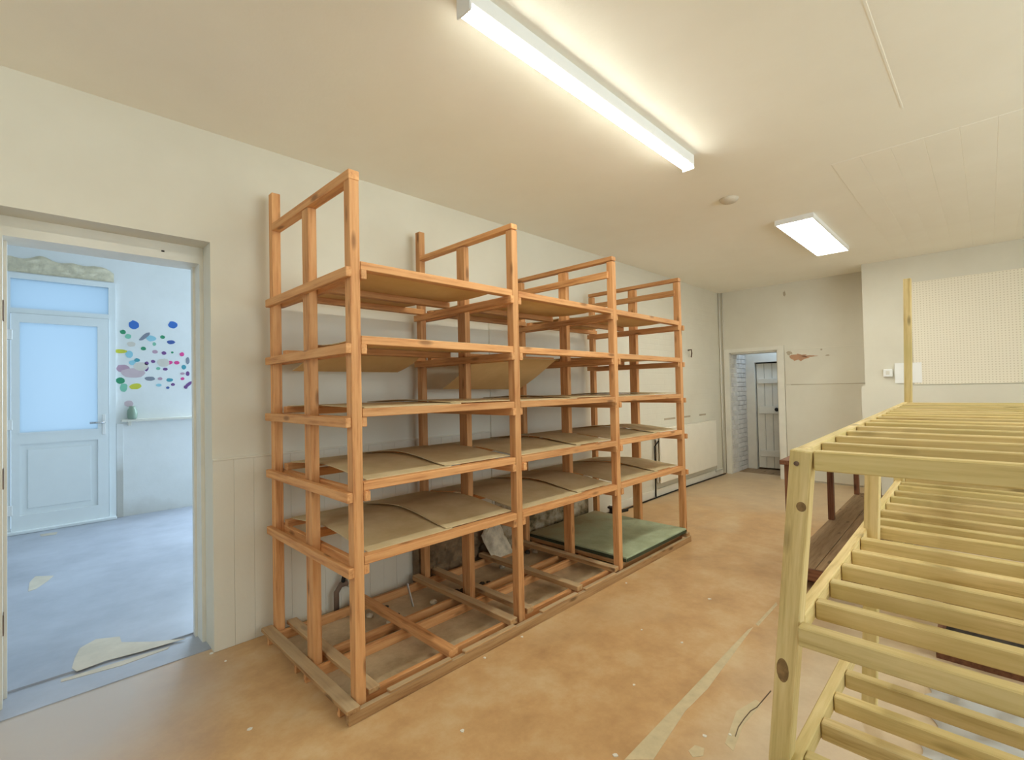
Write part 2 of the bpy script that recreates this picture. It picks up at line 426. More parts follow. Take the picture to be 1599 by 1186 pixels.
# ceiling boards
bw = 0.1535
for i in range(24):
    y1 = 0.69 - i*bw
    box('ceiling_board', 3.69, 7.1, y1-bw+0.0004, y1-0.0004, ZC-0.0016, ZC+0.01, 'ceil', ceiling, 0.0014)
slab('filler_scar', [(2.1, 0.285), (3.2, 0.275), (3.2, 0.283), (2.1, 0.295)], ZC-0.0012, ZC+0.005, 'ceil', ceiling)

# dado boards on the left wall
for i in range(20):
    x0 = OX1 + i*0.1
    zb = 0.0 if x0 < 1.88 else 0.30 + 0.08*math.sin(i*2.3)
    box('dado_board', x0+0.0004, x0+0.0996, YW-0.012, YW+0.02, zb+0.001, 1.0, 'board', wl, 0.0009)
box('dado_cap', OX1, 2.69, YW-0.016, YW+0.02, 1.0, 1.012, 'board', wl, 0.003)
box('plaster_lining', 2.70, 4.02, YW-0.010, YW+0.02, 0.36, 1.96, 'wall', wl, 0.003)
# exposed rubble and crumbling plaster under the boards
def roughface(name, x0, x1, ztop, depth, mat, seed, nx=90, nz=18):
    vs_, fs = [], []
    for j in range(nz+1):
        for i in range(nx+1):
            u, t = i/nx, j/nz; x = x0+u*(x1-x0)
            z = t*(ztop + 0.07*mnoise.noise(Vector((x*4, seed, 0))) + 0.03*mnoise.noise(Vector((x*17, seed, 3))))
            c = mnoise.cell_vector(Vector((x*9, z*11, seed)))
            d = depth*(0.35 + 0.5*abs(mnoise.noise(Vector((x*8, z*11, seed)))) + 0.45*mnoise.noise(Vector((x*23, z*29, seed+2))) + 0.25*c.x)
            ed = min(u*30, (1-u)*30, (1-t)*6, 1)
            vs_.append((x-x0, -0.0125-max(0, d)*ed, z+0.001))
    for j in range(nz):
        for i in range(nx):
            a = j*(nx+1)+i; fs.append((a, a+1, a+nx+2, a+nx+1))
    return frommesh(name, vs_, fs, mat, T(x0, YW, 0), wl)
roughface('rubble_face', 1.92, 2.75, 0.40, 0.05, 'rubble', 1.7)
roughface('rubble_face', 2.72, 4.02, 0.44, 0.035, 'rubblemix', 6.3)

# doorway frame to the annex
dw = struct(boxes('door_1', [(OX1-0.018, OX1, 3.09, 3.27, 0, OZ), (OX0, OX0+0.022, 3.09, 3.27, 0, OZ), (OX0+0.022, OX1-0.018, 3.09, 3.27, OZ-0.09, OZ),
                             (OX1-0.030, OX1-0.018, 3.19, 3.23, 0, OZ-0.09), (OX0+0.022, OX0+0.034, 3.19, 3.23, 0, OZ-0.09)], 'trim'))
for z in (0.36, 1.0, 1.75):
    box('hinge', OX0+0.0225, OX0+0.026, 3.10, 3.15, z-0.045, z+0.045, 'rust', dw)
box('latch_hole', 0.50, 0.513, 3.086, 3.0905, 2.118, 2.125, 'black', dw)

# door opening in the back wall
dbk = struct(boxes('door_2', [(XB-0.025, XB+.02, BY1, BY1+0.075, 0, BZ+0.055), (XB-0.025, XB+.02, BY0-0.085, BY0, 0, BZ+0.055), (XB-0.025, XB+.02, BY0, BY1, BZ, BZ+0.055),
                               (XB+.02, XB+.3, BY0, BY0+0.02, 0, BZ-.02), (XB+.02, XB+.3, BY0, BY1-.01, BZ-.02, BZ)], 'trim'))
# panels on the back wall
box('wall_panel', XB-0.012, XB+0.01, 1.10, BY0-0.09, 1.337, 1.83, 'wall', wb, 0.004)
box('wall_panel', XB-0.018, XB+0.01, 1.10, BY0-0.09, 0.02, 1.330, 'wall', wb, 0.004)
box('panel_seam', XB-0.0125, XB, 1.10, 1.97, 1.329, 1.338, 'grime', wb)
def blob2d(seed, rx, ry, n=18, j=0.4):
    random.seed(seed); return [(math.cos(2*math.pi*i/n)*rx*(1+random.uniform(-j, j)), math.sin(2*math.pi*i/n)*ry*(1+random.uniform(-j, j))) for i in range(n)]
def wallblob_x(name, x, y, z, rx, rz, mat, parent, seed, t=0.002):
    pts = blob2d(seed, rx, rz); n = len(pts)
    vs_ = [(0, a, b) for a, b in pts] + [(-t, a, b) for a, b in pts]
    fs = [tuple(range(n)), tuple(range(2*n-1, n-1, -1))] + [(i, n+i, n+(i+1) % n, (i+1) % n) for i in range(n)]
    return frommesh(name, vs_, fs, mat, T(x, y, z), parent)
wallblob_x('peeled_patch', XB-0.0125, 1.85, 1.715, 0.11, 0.045, 'peel', wb, 5)
wallblob_x('peeled_patch', XB-0.0125, 1.74, 1.72, 0.09, 0.010, 'peel', wb, 6)
wallblob_x('peeled_patch', XB-0.0125, 1.98, 1.78, 0.035, 0.03, 'grime', wb, 7)
wallblob_x('peeled_patch', XB-0.0125, 1.52, 1.72, 0.03, 0.008, 'grime', wb, 8)
wallblob_x('peeled_patch', XB-0.0125, 1.59, 1.80, 0.012, 0.012, 'grime', wb, 9)
wallblob_x('peeled_patch', XB-0.0005, 2.02, 2.62, 0.015, 0.04, 'grime', wb, 10)

# ------------------------------------------------------------------ annex beyond the left doorway
AY = 6.95
struct(worldspace(box('floor_annex', -2.4, 3.8, 3.24, AY+.3, -0.2, 0.012, 'annexfloor')))
struct(worldspace(box('floor_threshold', OX0, OX1, 2.985, 3.24, -0.02, 0.004, 'annexfloor')))
struct(box('ceiling_annex', -2.4, 3.8, 3.24, AY+.3, 3.25, 3.4, 'annexwall'))
DX0, DX1, DZ1 = -0.165, 0.695, 2.63
WX0, WX1, WZ0, WZ1 = 1.78, 3.32, 1.0, 2.5
wa = struct(boxes('wall_annex_back', [(-2.4, DX0, AY, AY+.25, 0, 3.25), (DX1, WX0, AY, AY+.25, 0, 3.25), (DX0, DX1, AY, AY+.25, DZ1, 3.25),
                                 (WX0, WX1, AY, AY+.25, 0, WZ0), (WX0, WX1, AY, AY+.25, WZ1, 3.25), (WX1, 3.8, AY, AY+.25, 0, 3.25)], 'annexwall'))
struct(boxes('wall_annex_left', [(-2.6, -2.4, 3.24, AY+.25, 0, 3.25)], 'annexwall'))
struct(boxes('wall_annex_right', [(3.8, 4.0, 3.24, AY+.25, 0, 3.25)], 'annexwall'))
struct(boxes('wall_annex_front', [(-2.4, 3.8, 3.18, 3.24, ZC, 3.25)], 'annexwall'))
win = struct(boxes('window_1', [(WX0, WX0+.07, AY+.05, AY+.12, WZ0, WZ1), (WX1-.07, WX1, AY+.05, AY+.12, WZ0, WZ1), (WX0+.07, WX1-.07, AY+.05, AY+.12, WZ0, WZ0+.07),
                                (WX0+.07, WX1-.07, AY+.05, AY+.12, WZ1-.07, WZ1), (2.515, 2.585, AY+.05, AY+.12, WZ0+.07, WZ1-.07)], 'upvc'))
for x0, x1 in ((WX0+.07, 2.515), (2.585, WX1-.07)):
    box('window_pane', x0, x1, AY+.08, AY+.09, WZ0+.07, WZ1-.07, 'frost', win)

# white door with frosted glass
ud = struct(boxes('door_3', [(DX0, DX0+.045, AY-.03, AY+.05, 0, DZ1), (DX1-.06, DX1, AY-.03, AY+.05, 0, DZ1), (DX0+.045, DX1-.06, AY-.03, AY+.05, DZ1-.055, DZ1), (DX0+.045, DX1-.06, AY-.03, AY+.05, 2.225, 2.275)], 'upvc'))
box('glass_pane', DX0+.045, DX1-.06, AY+.005, AY+.015, 2.275, DZ1-.055, 'frost', ud)
lx0, lx1 = DX0+.05, DX1-.065
leaf = boxes('door_leaf', [(lx0, -0.055, AY-.05, AY+.02, .04, 2.22), (0.54, lx1, AY-.05, AY+.02, .04, 2.22), (-0.055, 0.54, AY-.05, AY+.02, 2.13, 2.22),
                   (-0.055, 0.54, AY-.05, AY+.02, .90, 1.01), (-0.055, 0.54, AY-.05, AY+.02, .04, .19), (-0.055, 0.54, AY-.03, AY+.01, .19, .90)], 'upvc', ud, origin=(0.2, AY, 0))
box('glass_pane', -0.055, 0.54, AY-.015, AY-.005, 1.01, 2.13, 'frost', leaf)
box('glazing_bead', -0.06, 0.545, AY-.056, AY-.046, 1.0, 1.018, 'upvc', leaf)
box('panel_field', 0.0, 0.485, AY-.042, AY-.028, .25, .845, 'upvc', leaf, 0.01)
box('handle_plate', 0.575, 0.605, AY-.06, AY-.049, .95, 1.17, 'white', leaf, 0.004)
tube('handle', [(0.59, AY-.055, 1.085), (0.59, AY-.10, 1.085), (0.56, AY-.105, 1.085), (0.47, AY-.105, 1.085)], 0.011, 'metal', leaf)
box('threshold_bar', DX0, DX1, AY-.09, AY+.05, 0.012, 0.045, 'upvc', ud, 0.006)
for z in (.25, 1.1, 2.0): box('hinge', DX0+.02, DX0+.06, AY-.06, AY-.03, z-.05, z+.05, 'white', leaf, 0.004)

# broken plaster over that door
n_x, n_z = 40, 10; vs_, fs = [], []
for j in range(n_z+1):
    for i in range(n_x+1):
        u, t = i/n_x, j/n_z
        edge = min(u, 1-u, t*1.0, 1-t)
        d = 0.004 + 0.028*min(1, edge*6)*(0.5+0.8*abs(mnoise.noise(Vector((u*9, t*3, 1.5)))))
        zt = 2.80 + 0.05*mnoise.noise(Vector((u*5, 0, 4))) - 0.06*max(0, u-.8)*5
        vs_.append((DX0+0.02+u*(0.83), AY-d, 2.645 + t*(zt-2.645)))
for j in range(n_z):
    for i in range(n_x):
        a = j*(n_x+1)+i; fs.append((a, a+1, a+n_x+2, a+n_x+1))
frommesh('broken_plaster', vs_, fs, 'lintel', None, wa)
box('wall_ledge', 0.74, WX0, AY-.07, AY+.01, 1.075, 1.105, 'trim', wa, 0.004)
box('ledge_bracket', 0.80, 0.83, AY-.05, AY+.01, 1.03, 1.075, 'trim', wa, 0.003)
box('pilaster_strip', 0.70, 0.76, AY-.015, AY+.01, 0.012, 1.06, 'annexwall', wa, 0.003)
jar = lathe('glass_jar', [(0.035, 0), (0.045, 0.01), (0.048, 0.06), (0.045, 0.10), (0.03, 0.125), (0.03, 0.145)], 'jar', T(0.835, AY-.055, 1.1055))
tag(jar, 'small green jar standing on the ledge under the paint splatter', 'jar')

# splattered paint dabs on the annex wall
mur = root('paint_splatter', (1.1, AY, 1.4), 'multicoloured splattered paint dabs on the far annex wall', 'wall painting')
PCOL = {'b': srgb(66, 118, 200), 'n': srgb(74, 100, 168), 'g': srgb(60, 150, 110), 'l': srgb(130, 196, 170), 'y': srgb(206, 204, 70), 'p': srgb(226, 76, 150),
        'v': srgb(120, 80, 140), 'm': srgb(190, 158, 176), 'k': srgb(136, 142, 156), 't': srgb(80, 160, 176), 'c': srgb(150, 204, 220), 'r': srgb(208, 188, 194), 'o': srgb(216, 210, 200)}
for kx, cx in PCOL.items(): M['paint_'+kx] = plain('paint_dab_'+kx, cx, 0.5, var=0.05)
# (px, py, rx, ry, tilt, colour) measured on the wall picture
DABS = [(209, 507, 7, 7, 0, 'b'), (270, 507, 7, 6, 0, 'b'), (192, 518, 4, 3.5, 0, 'g'), (226, 525, 10, 3, 45, 'k'), (254, 526, 3.5, 3, 0, 'g'), (267, 534, 6, 3.5, 0, 'n'),
        (188, 548, 9, 3.2, 0, 'y'), (224, 544, 3.5, 3.2, 0, 'g'), (241, 537, 2.5, 3, 0, 'l'), (256, 551, 3.5, 3, 0, 'v'), (284, 553, 3.5, 3.5, 0, 'p'), (276, 566, 4, 3, 0, 'p'), (265, 566, 4.5, 3, 20, 'p'),
        (293, 563, 3, 6, 0, 'k'), (239, 564, 3, 2.5, 0, 'v'), (229, 567, 3, 3, 0, 'v'), (228, 574, 3.5, 5.5, 0, 'v'), (258, 576, 3.5, 2.5, 0, 'v'), (287, 573, 3.5, 4, 0, 't'), (285, 583, 3.5, 2, 0, 'm'), (293, 583, 3, 4, 0, 'v'),
        (192, 575, 9, 6, 0, 'm'), (208, 582, 16, 8, 0, 'r'), (220, 572, 10, 7, 0, 'o'), (188, 594, 6, 5, 0, 'g'), (212, 603, 8, 5, 0, 'y'), (234, 591, 7, 3.5, 0, 'k'), (250, 591, 3.5, 2.5, 0, 'm'), (265, 593, 5, 3, 0, 't'),
        (285, 591, 3, 2.5, 0, 'p'), (248, 601, 4, 2.5, 0, 'c'), (262, 605, 2.5, 2, 0, 'n'), (270, 600, 3, 2.5, 0, 'v'), (294, 600, 8, 2.6, 45, 'v'), (290, 604, 3, 3, 0, 'v'), (200, 525, 4, 4, 0, 'l'), (236, 528, 7, 5, 0, 'c'),
        (205, 537, 6, 4, 0, 'o'), (202, 553, 5, 6, 0, 'c'), (214, 562, 4, 3, 0, 't'), (207, 566, 5, 4, 0, 'c'), (242, 549, 4, 3, 0, 'm'), (255, 566, 9, 7, 0, 'o'), (247, 575, 3, 2.5, 0, 'l'), (269, 550, 2, 1.8, 0, 'g'), (193, 605, 5, 7, 0, 'l'), (201, 630, 6, 5, 0, 'r')]
def px_on_y(px, py, Y):
    d = _fw + _r2*((px-799.5)/FPX) - _u2*((py-593)/FPX)
    t = Y/d.y; return (d.x*t, Y, CAMH+d.z*t)
for i, (px, py, rx, ry, ti, ck) in enumerate(DABS):
    c = px_on_y(px, py, AY); s = 0.0068
    a0 = math.radians(ti); pts = []
    for q in range(14):
        t = 2*math.pi*q/14; rr_ = 1+0.18*mnoise.noise(Vector((q*.9, i*3.1, 0)))
        a, b = math.cos(t)*rx*s*rr_, math.sin(t)*ry*s*1.05*rr_
        pts.append((a*math.cos(a0)-b*math.sin(a0), a*math.sin(a0)+b*math.cos(a0)))
    n = len(pts); th = 0.0015 + 0.0002*(i % 4)
    vv = [(a, 0.001, b) for a, b in pts]+[(a, -th, b) for a, b in pts]
    ff = [tuple(range(n-1, -1, -1)), tuple(range(n, 2*n))]+[(q, (q+1) % n, n+(q+1) % n, n+q) for q in range(n)]
    frommesh('paint_dab', vv, ff, 'paint_'+ck, T(*c), mur)

# peeled patches in the annex floor
fa = bpy.data.objects['floor_annex']
def floorpt(px, py, z=0.0):
    d = _fw + _r2*((px-799.5)/FPX) - _u2*((py-593)/FPX); t = (z-CAMH)/d.z; return (d.x*t, d.y*t)
slab('bare_patch', [floorpt(*p) for p in [(112, 1047), (117, 1030), (125, 1015), (150, 1001), (187, 997), (190, 1006), (240, 1005), (290, 1000), (215, 1022), (165, 1035), (120, 1052)]], 0.0115, 0.0135, 'concrete', fa)
slab('bare_patch', [floorpt(*p) for p in [(44, 926), (46, 912), (55, 902), (84, 901), (75, 909), (56, 922)]], 0.0115, 0.0135, 'concrete', fa)
slab('bare_patch', [floorpt(*p) for p in [(62, 836), (90, 832), (88, 836), (64, 839)]], 0.0115, 0.0135, 'concrete', fa)
slab('worn_edge', [floorpt(*p) for p in [(95, 1062), (190, 1033), (265, 1010), (262, 1014), (190, 1040), (95, 1066)]], 0.003, 0.0055, 'concrete', bpy.data.objects['floor_threshold'])

# ------------------------------------------------------------------ passage beyond the back door
PX = XB+.3
struct(box('floor_passage', PX-.3, 10.4, -0.2, 3.2, -0.3, -0.004, 'boardbrown'))
struct(boxes('ceiling_passage', [(PX, 10.4, -0.2, 1.3, 2.2, 2.35), (PX, 10.4, 2.7, 3.2, 2.2, 2.35), (8.16, 10.4, 1.3, 2.7, 2.2, 2.35)], 'wall'))
sky = struct(boxes('added_skylight', [(PX, 8.16, 1.3, 1.34, 2.2, 2.3), (PX, 8.16, 2.66, 2.7, 2.2, 2.3)], 'upvc'))  # skylight out of view, added to light the passage
box('window_pane', PX, 8.16, 1.34, 2.66, 2.24, 2.25, 'frost', sky)
struct(boxes('wall_passage_right', [(PX, 10.4, -0.2, 0.0, 0, 2.2)], 'wall'))
struct(boxes('wall_passage_back', [(10.2, 10.4, 0.0, 3.2, 0, 2.2)], 'wall'))
wp = struct(boxes('wall_passage_left', [(PX, 10.4, BY1+.012, BY1+.25, 0, 2.2)], 'mortar'))
random.seed(11)
row = 0; z = 0.0
while z < 2.12:
    x = XB+.02 + (0.0 if row % 2 else -0.11)
    while x < 8.22:
        x0 = max(x, XB+.02); x1 = min(x+0.215, 8.22)
        if x1-x0 > 0.02:
            pr = 0.004*random.random()
            box('brick', x0+.003, x1-.003, BY1-.004-pr, BY1+.03, z+.003, z+.070, 'brickpaint', wp, 0.004)
        x += 0.22
    z += 0.073; row += 1
# frame and ledged plank door standing ajar in the passage
DXP = 8.22
dp = struct(boxes('door_4', [(DXP, DXP+.09, 2.665, BY1+.01, 0, 1.70), (DXP, DXP+.09, 1.78, BY1+.01, 1.70, 1.84), (DXP, DXP+.09, 1.78, 1.86, 0, 1.70), (DXP, DXP+.09, 0.0, 1.78, 0, 2.2), (DXP, DXP+.09, 1.78, BY1+.01, 1.84, 2.2)], 'trim'))
pdr = root('plank_door', (DXP+.12, 2.64, 0.02), 'pale ledged plank door standing ajar in the passage beyond the back opening', 'door')
HG = T(DXP+.06, 2.655, 0) @ Matrix.Rotation(0.10, 4, 'Z')
for i in range(7):
    put('door_plank', boxmesh(0.022, 0.108, 1.66, 'trim', 0.003), 'trim', HG @ T(0, -.056-i*.112, 0.85), pdr)
for z0, z1 in ((0.20, 0.30), (0.88, 1.0), (1.36, 1.44)):
    dl = put('door_ledge', boxmesh(0.022, 0.75, z1-z0, 'trim', 0.003), 'trim', HG @ T(-.022, -.40, (z0+z1)/2), pdr)
lathe('door_knob', [(0.012, 0), (0.012, 0.03), (0.028, 0.04), (0.03, 0.055), (0.02, 0.065)], 'black', HG @ T(-.034, -.29, .95) @ Matrix.Rotation(-math.pi/2, 4, 'Y'), dl)
# ------------------------------------------------------------------ corner pipes, radiator, cable
pp = root('heating_pipes', (XB-.05, YW-.05, 0), 'pair of thin white pipes running up the far corner', 'pipe')
tube('pipe', [(XB-.035, YW-.02, 0.02), (XB-.035, YW-.02, ZC)], 0.010, 'trim', pp)
tube('pipe', [(XB-.012, YW-.06, 0.02), (XB-.012, YW-.06, ZC)], 0.006, 'trim', pp)
rad = root('radiator', (6.25, YW-.06, 0.17), 'white panel radiator on the left wall past the shelving', 'radiator')
box('panel', 5.42, 7.12, YW-.085, YW-.065, 0.17, 0.82, 'rad', rad, 0.008)
box('panel', 5.42, 7.12, YW-.045, YW-.025, 0.17, 0.82, 'rad', rad, 0.008)
for i in range(17): box('convector_rib', 5.46+i*.1, 5.50+i*.1, YW-.066, YW-.044, 0.20, 0.80, 'rad', rad)
box('top_grille', 5.42, 7.12, YW-.086, YW-.024, 0.82, 0.835, 'rad', rad, 0.004)
for x in (5.7, 6.85): box('wall_bracket', x, x+.04, YW-.026, YW, 0.3, 0.75, 'rad', rad)
spp = tube('supply_pipe', [(5.38, YW-.03, 0.01), (5.38, YW-.03, 0.62), (5.40, YW-.05, 0.66), (5.43, YW-.055, 0.68)], 0.009, 'black', rad)
lathe('valve', [(0.018, 0), (0.02, 0.02), (0.026, 0.03), (0.026, 0.08), (0.018, 0.085)], 'white', T(5.385, YW-.05, 0.70), spp)
tube('return_pipe', [(7.15, YW-.05, 0.20), (7.2, YW-.04, 0.16), (7.2, YW-.03, 0.07), (7.45, YW-.03, 0.07)], 0.009, 'trim', rad)
struct(box('baseboard_left', 4.4, 7.5, YW-.02, YW, 0.0, 0.09, 'trim', None, 0.004))
cb = tube('floor_cable', [(3.4, 2.82, 0.012), (4.2, 2.86, 0.01), (4.9, 2.88, 0.009), (5.4, 2.89, 0.009), (6.2, 2.895, 0.009), (7.0, 2.88, 0.009), (7.45, 2.87, 0.009)], 0.008, 'black')
tag(cb, 'black cable lying on the floor along the left wall', 'cable')
tp = root('old_pipe_end', (4.25, 2.80, 0.0), 'black pipe end and valve on the floor behind the green board', 'pipe')
tube('pipe', [(4.08, 2.86, 0.05), (4.25, 2.80, 0.05), (4.48, 2.76, 0.05)], 0.018, 'black', tp)
tube('elbow', [(4.25, 2.80, 0.0), (4.25, 2.80, 0.10)], 0.024, 'black', tp)
lathe('tap_wheel', [(0.012, 0), (0.045, 0.004), (0.045, 0.016), (0.012, 0.02)], 'black', T(4.25, 2.80, 0.10), tp, 12)
hk = tube('wall_hook', [(6.43, YW, 1.84), (6.43, YW-.05, 1.845), (6.43, YW-.055, 1.80), (6.42, YW-.05, 1.74)], 0.009, 'rust')
tag(hk, 'small rusty hook in the left wall above the radiator', 'hook')
for i, (x, z, lx) in enumerate([(5.85, .93, .30), (6.32, .93, .26), (6.85, .93, .22)]):
    o = box('wall_scar', x-lx/2, x+lx/2, YW-.002, YW+.005, z-.012, z+.012, 'grime', wl)

# ------------------------------------------------------------------ ceiling lamps
def batten(x0, x1, y, label):
    r = root('batten_light', ((x0+x1)/2, y, ZC-.08), label, 'lamp', 'ceiling batten lights')
    hs_ = box('housing', x0-.01, x1+.01, y-.037, y+.037, ZC-.066, ZC, 'white', r, 0.004)
    seg = 10; vs_, fs = [], []
    L = (x1-x0)/2
    prof = [(0.033*math.cos(math.pi*i/seg), -0.020*math.sin(math.pi*i/seg)**.8 if 0 < i < seg else 0.0) for i in range(seg+1)]
    for sx in (-L, L):
        for a, b in prof: vs_.append((sx, a, b))
    n = seg+1
    for i in range(seg): fs.append((i, i+1, n+i+1, n+i))
    fs.append(tuple(range(n-1, -1, -1))); fs.append(tuple(range(n, 2*n)))
    frommesh('diffuser', vs_, fs, 'tube', T((x0+x1)/2, y, ZC-.0662), r)
    for x in (x0-.012, x1+.001):
        box('end_cap', x, x+.011, y-.038, y+.038, ZC-.088, ZC-.0001, 'white', hs_, 0.004)
    return r
batten(1.10, 2.88, 1.285, 'long lit tube light on the ceiling above the shelving')
batten(-2.2, -0.4, 1.285, 'added unseen tube light on the ceiling left of the viewer')  # extra tube out of view, added to even out the brightness
batten(2.2, 4.0, -1.9, 'added unseen tube light on the ceiling above the far side of the pine rack')  # another added tube out of view, fill from the right
pl = root('panel_light', (5.22, 1.13, ZC-.05), 'lit rectangular panel light on the ceiling near the back wall', 'lamp')
boxes('frame', [(4.60, 4.612, .995, 1.29, ZC-.042, ZC), (6.038, 6.05, .995, 1.29, ZC-.042, ZC), (4.612, 6.038, .995, 1.005, ZC-.042, ZC), (4.612, 6.038, 1.28, 1.29, ZC-.042, ZC)], 'white', pl, origin=(5.22, 1.13, ZC-.05))
box('diffuser', 4.612, 6.038, 1.005, 1.28, ZC-.041, ZC-.034, 'panel', pl)
cr = lathe('ceiling_rose', [(0.02, -.03), (0.05, -.025), (0.065, -.01), (0.07, 0)], 'rose', T(3.78, 1.37, ZC))
tag(cr, 'small grubby ceiling rose between the two ceiling lamps', 'ceiling rose')

# ------------------------------------------------------------------ wooden shelving unit
FX = [0.985, 1.965, 2.995, 4.035]            # frame positions
YF0, YF1 = 1.905, 1.955                      # front posts
YM0, YM1 = 2.335, 2.41                       # middle posts
YR0, YR1 = 2.815, 2.865                      # rear posts
PW = 0.046                                   # post width along x
LV = [0.617, 0.930, 1.245, 1.558, 1.880]     # tops of the side rails
RT, RW = 0.042, 0.026                        # rail height, thickness
BT = 0.036                                   # shelf batten height
Z0 = 0.07                                    # top of the base
sh = root('shelving_unit', (2.5, 2.37, 0), 'tall open shelving unit of orange-brown timber against the left wall', 'shelving')
TOPF = [2.262, 2.262, 2.262, 2.262]; TOPR = [2.48, 2.475, 2.262, 2.262]
rnd = random.Random(5)
for i, x in enumerate(FX):
    beam('post', (x, (YF0+YF1)/2, 0.04), (x, (YF0+YF1)/2, TOPF[i]), YF1-YF0, PW, 'orange', sh)
    beam('post', (x+.002, (YM0+YM1)/2, 0.04), (x, (YM0+YM1)/2, TOPF[i]), YM1-YM0, PW-.004, 'orange', sh)
    beam('post', (x, (YR0+YR1)/2, 0.04), (x, (YR0+YR1)/2, TOPR[i]), YR1-YR0, PW, 'orange', sh)
    # head rail across the posts
    yend = YR0 if i < 2 else YR1
    beam('head_rail', (x, YF0, TOPF[i]+.021), (x, yend, TOPF[i]+.021), PW+.004, 0.042 if i < 1 else 0.030, 'orange', sh)
    if i >= 2: beam('guard_rail', (x-PW/2-.011, YF0+.03, 2.165), (x-PW/2-.011, YR1-.01, 2.165), 0.022, 0.05, 'orange', sh)
    # side rails on both faces of the posts at each level
    for z in LV:
        for s in (-1, 1):
            if i == 3 and s == 1 and False: continue
            j = rnd.uniform(-.012, .012)
            xx = x + s*(PW/2+RW/2)
            beam('side_rail', (xx, YF0-.004+j, z-RT/2), (xx, YR1+.004+j, z-RT/2+rnd.uniform(-.003, .003)), RW, RT, 'orange', sh)
# shelf battens running along each bay
for b in range(3):
    x0 = FX[b]+PW/2+.002; x1 = FX[b+1]-PW/2-.002
    for L, z in enumerate(LV):
        beam('shelf_batten', (x0, YF0+.026, z+BT/2), (x1, YF0+.026, z+BT/2), 0.052, BT, 'orange', sh)
        beam('shelf_batten', (x0+.04, YM1+.055, z+BT/2), (x1-.03, YM1+.055, z+BT/2), 0.05, BT, 'orange', sh)
        beam('shelf_batten', (x0, YR0-.03, z+BT/2), (x1, YR0-.03, z+BT/2), 0.045, BT, 'orange', sh)
# base: runners in pairs with planks and joists on top
for ya, m in ((1.872, 'dusty'), (1.955, 'orange'), (2.30, 'orange'), (2.415, 'orange'), (2.79, 'orange')):
    beam('base_runner', (0.912, ya+.011, 0.025), (4.06, ya+.011, 0.025), 0.024, 0.05, m, sh)
beam('base_plank', (0.930, 1.862, 0.061), (0.930, 2.87, 0.061), 0.058, 0.022, 'dusty', sh)
beam('base_plank', (1.06, 1.93, 0.061), (1.06, 2.86, 0.061), 0.055, 0.022, 'dusty', sh)
for xj, y0 in ((1.47, 1.90), (1.895, 1.90), (2.06, 1.93), (2.50, 1.90), (2.925, 1.90), (3.07, 1.93), (4.02, 1.88)):
    beam('base_joist', (xj, y0, 0.066), (xj, 2.86, 0.066), 0.055, 0.032, 'dusty' if xj > 1.6 else 'orange', sh)
for xs in (1.10, 2.10):
    beam('front_fillet', (xs, 1.885, 0.056), (xs+.34, 1.885, 0.056), 0.03, 0.012, 'dusty', sh)
    beam('front_fillet', (xs+.42, 1.885, 0.056), (xs+.78, 1.885, 0.056), 0.03, 0.012, 'dusty', sh)

# ------------------------------------------------------------------ loose hardboard sheets on the shelves
def sheet(x0, x1, y0, y1, zf, label, nx=16, ny=12, th=0.004, cat='board'):
    cx, cy = (x0+x1)/2, (y0+y1)/2; cz = zf(0.5, 0.5)
    vs_, fs = [], []
    for off in (th, 0.0):
        for j in range(ny+1):
            for i in range(nx+1):
                u, v_ = i/nx, j/ny
                vs_.append((x0+u*(x1-x0)-cx, y0+v_*(y1-y0)-cy, zf(u, v_)-cz+off))
    N = (nx+1)*(ny+1)
    for j in range(ny):
        for i in range(nx):
            a = j*(nx+1)+i
            fs.append((a, a+1, a+nx+2, a+nx+1)); fs.append((N+a, N+a+nx+1, N+a+nx+2, N+a+1))
    for i in range(nx):
        a = i; fs.append((a, N+a, N+a+1, a+1)); a = ny*(nx+1)+i; fs.append((a, a+1, N+a+1, N+a))
    for j in range(ny):
        a = j*(nx+1); fs.append((a, a+nx+1, N+a+nx+1, N+a)); a += nx; fs.append((a, N+a, N+a+nx+1, a+nx+1))
    o = frommesh('hardboard_sheet', vs_, fs, 'hard', T(cx, cy, cz))
    return tag(o, label, cat, 'hardboard sheets on the shelving unit')

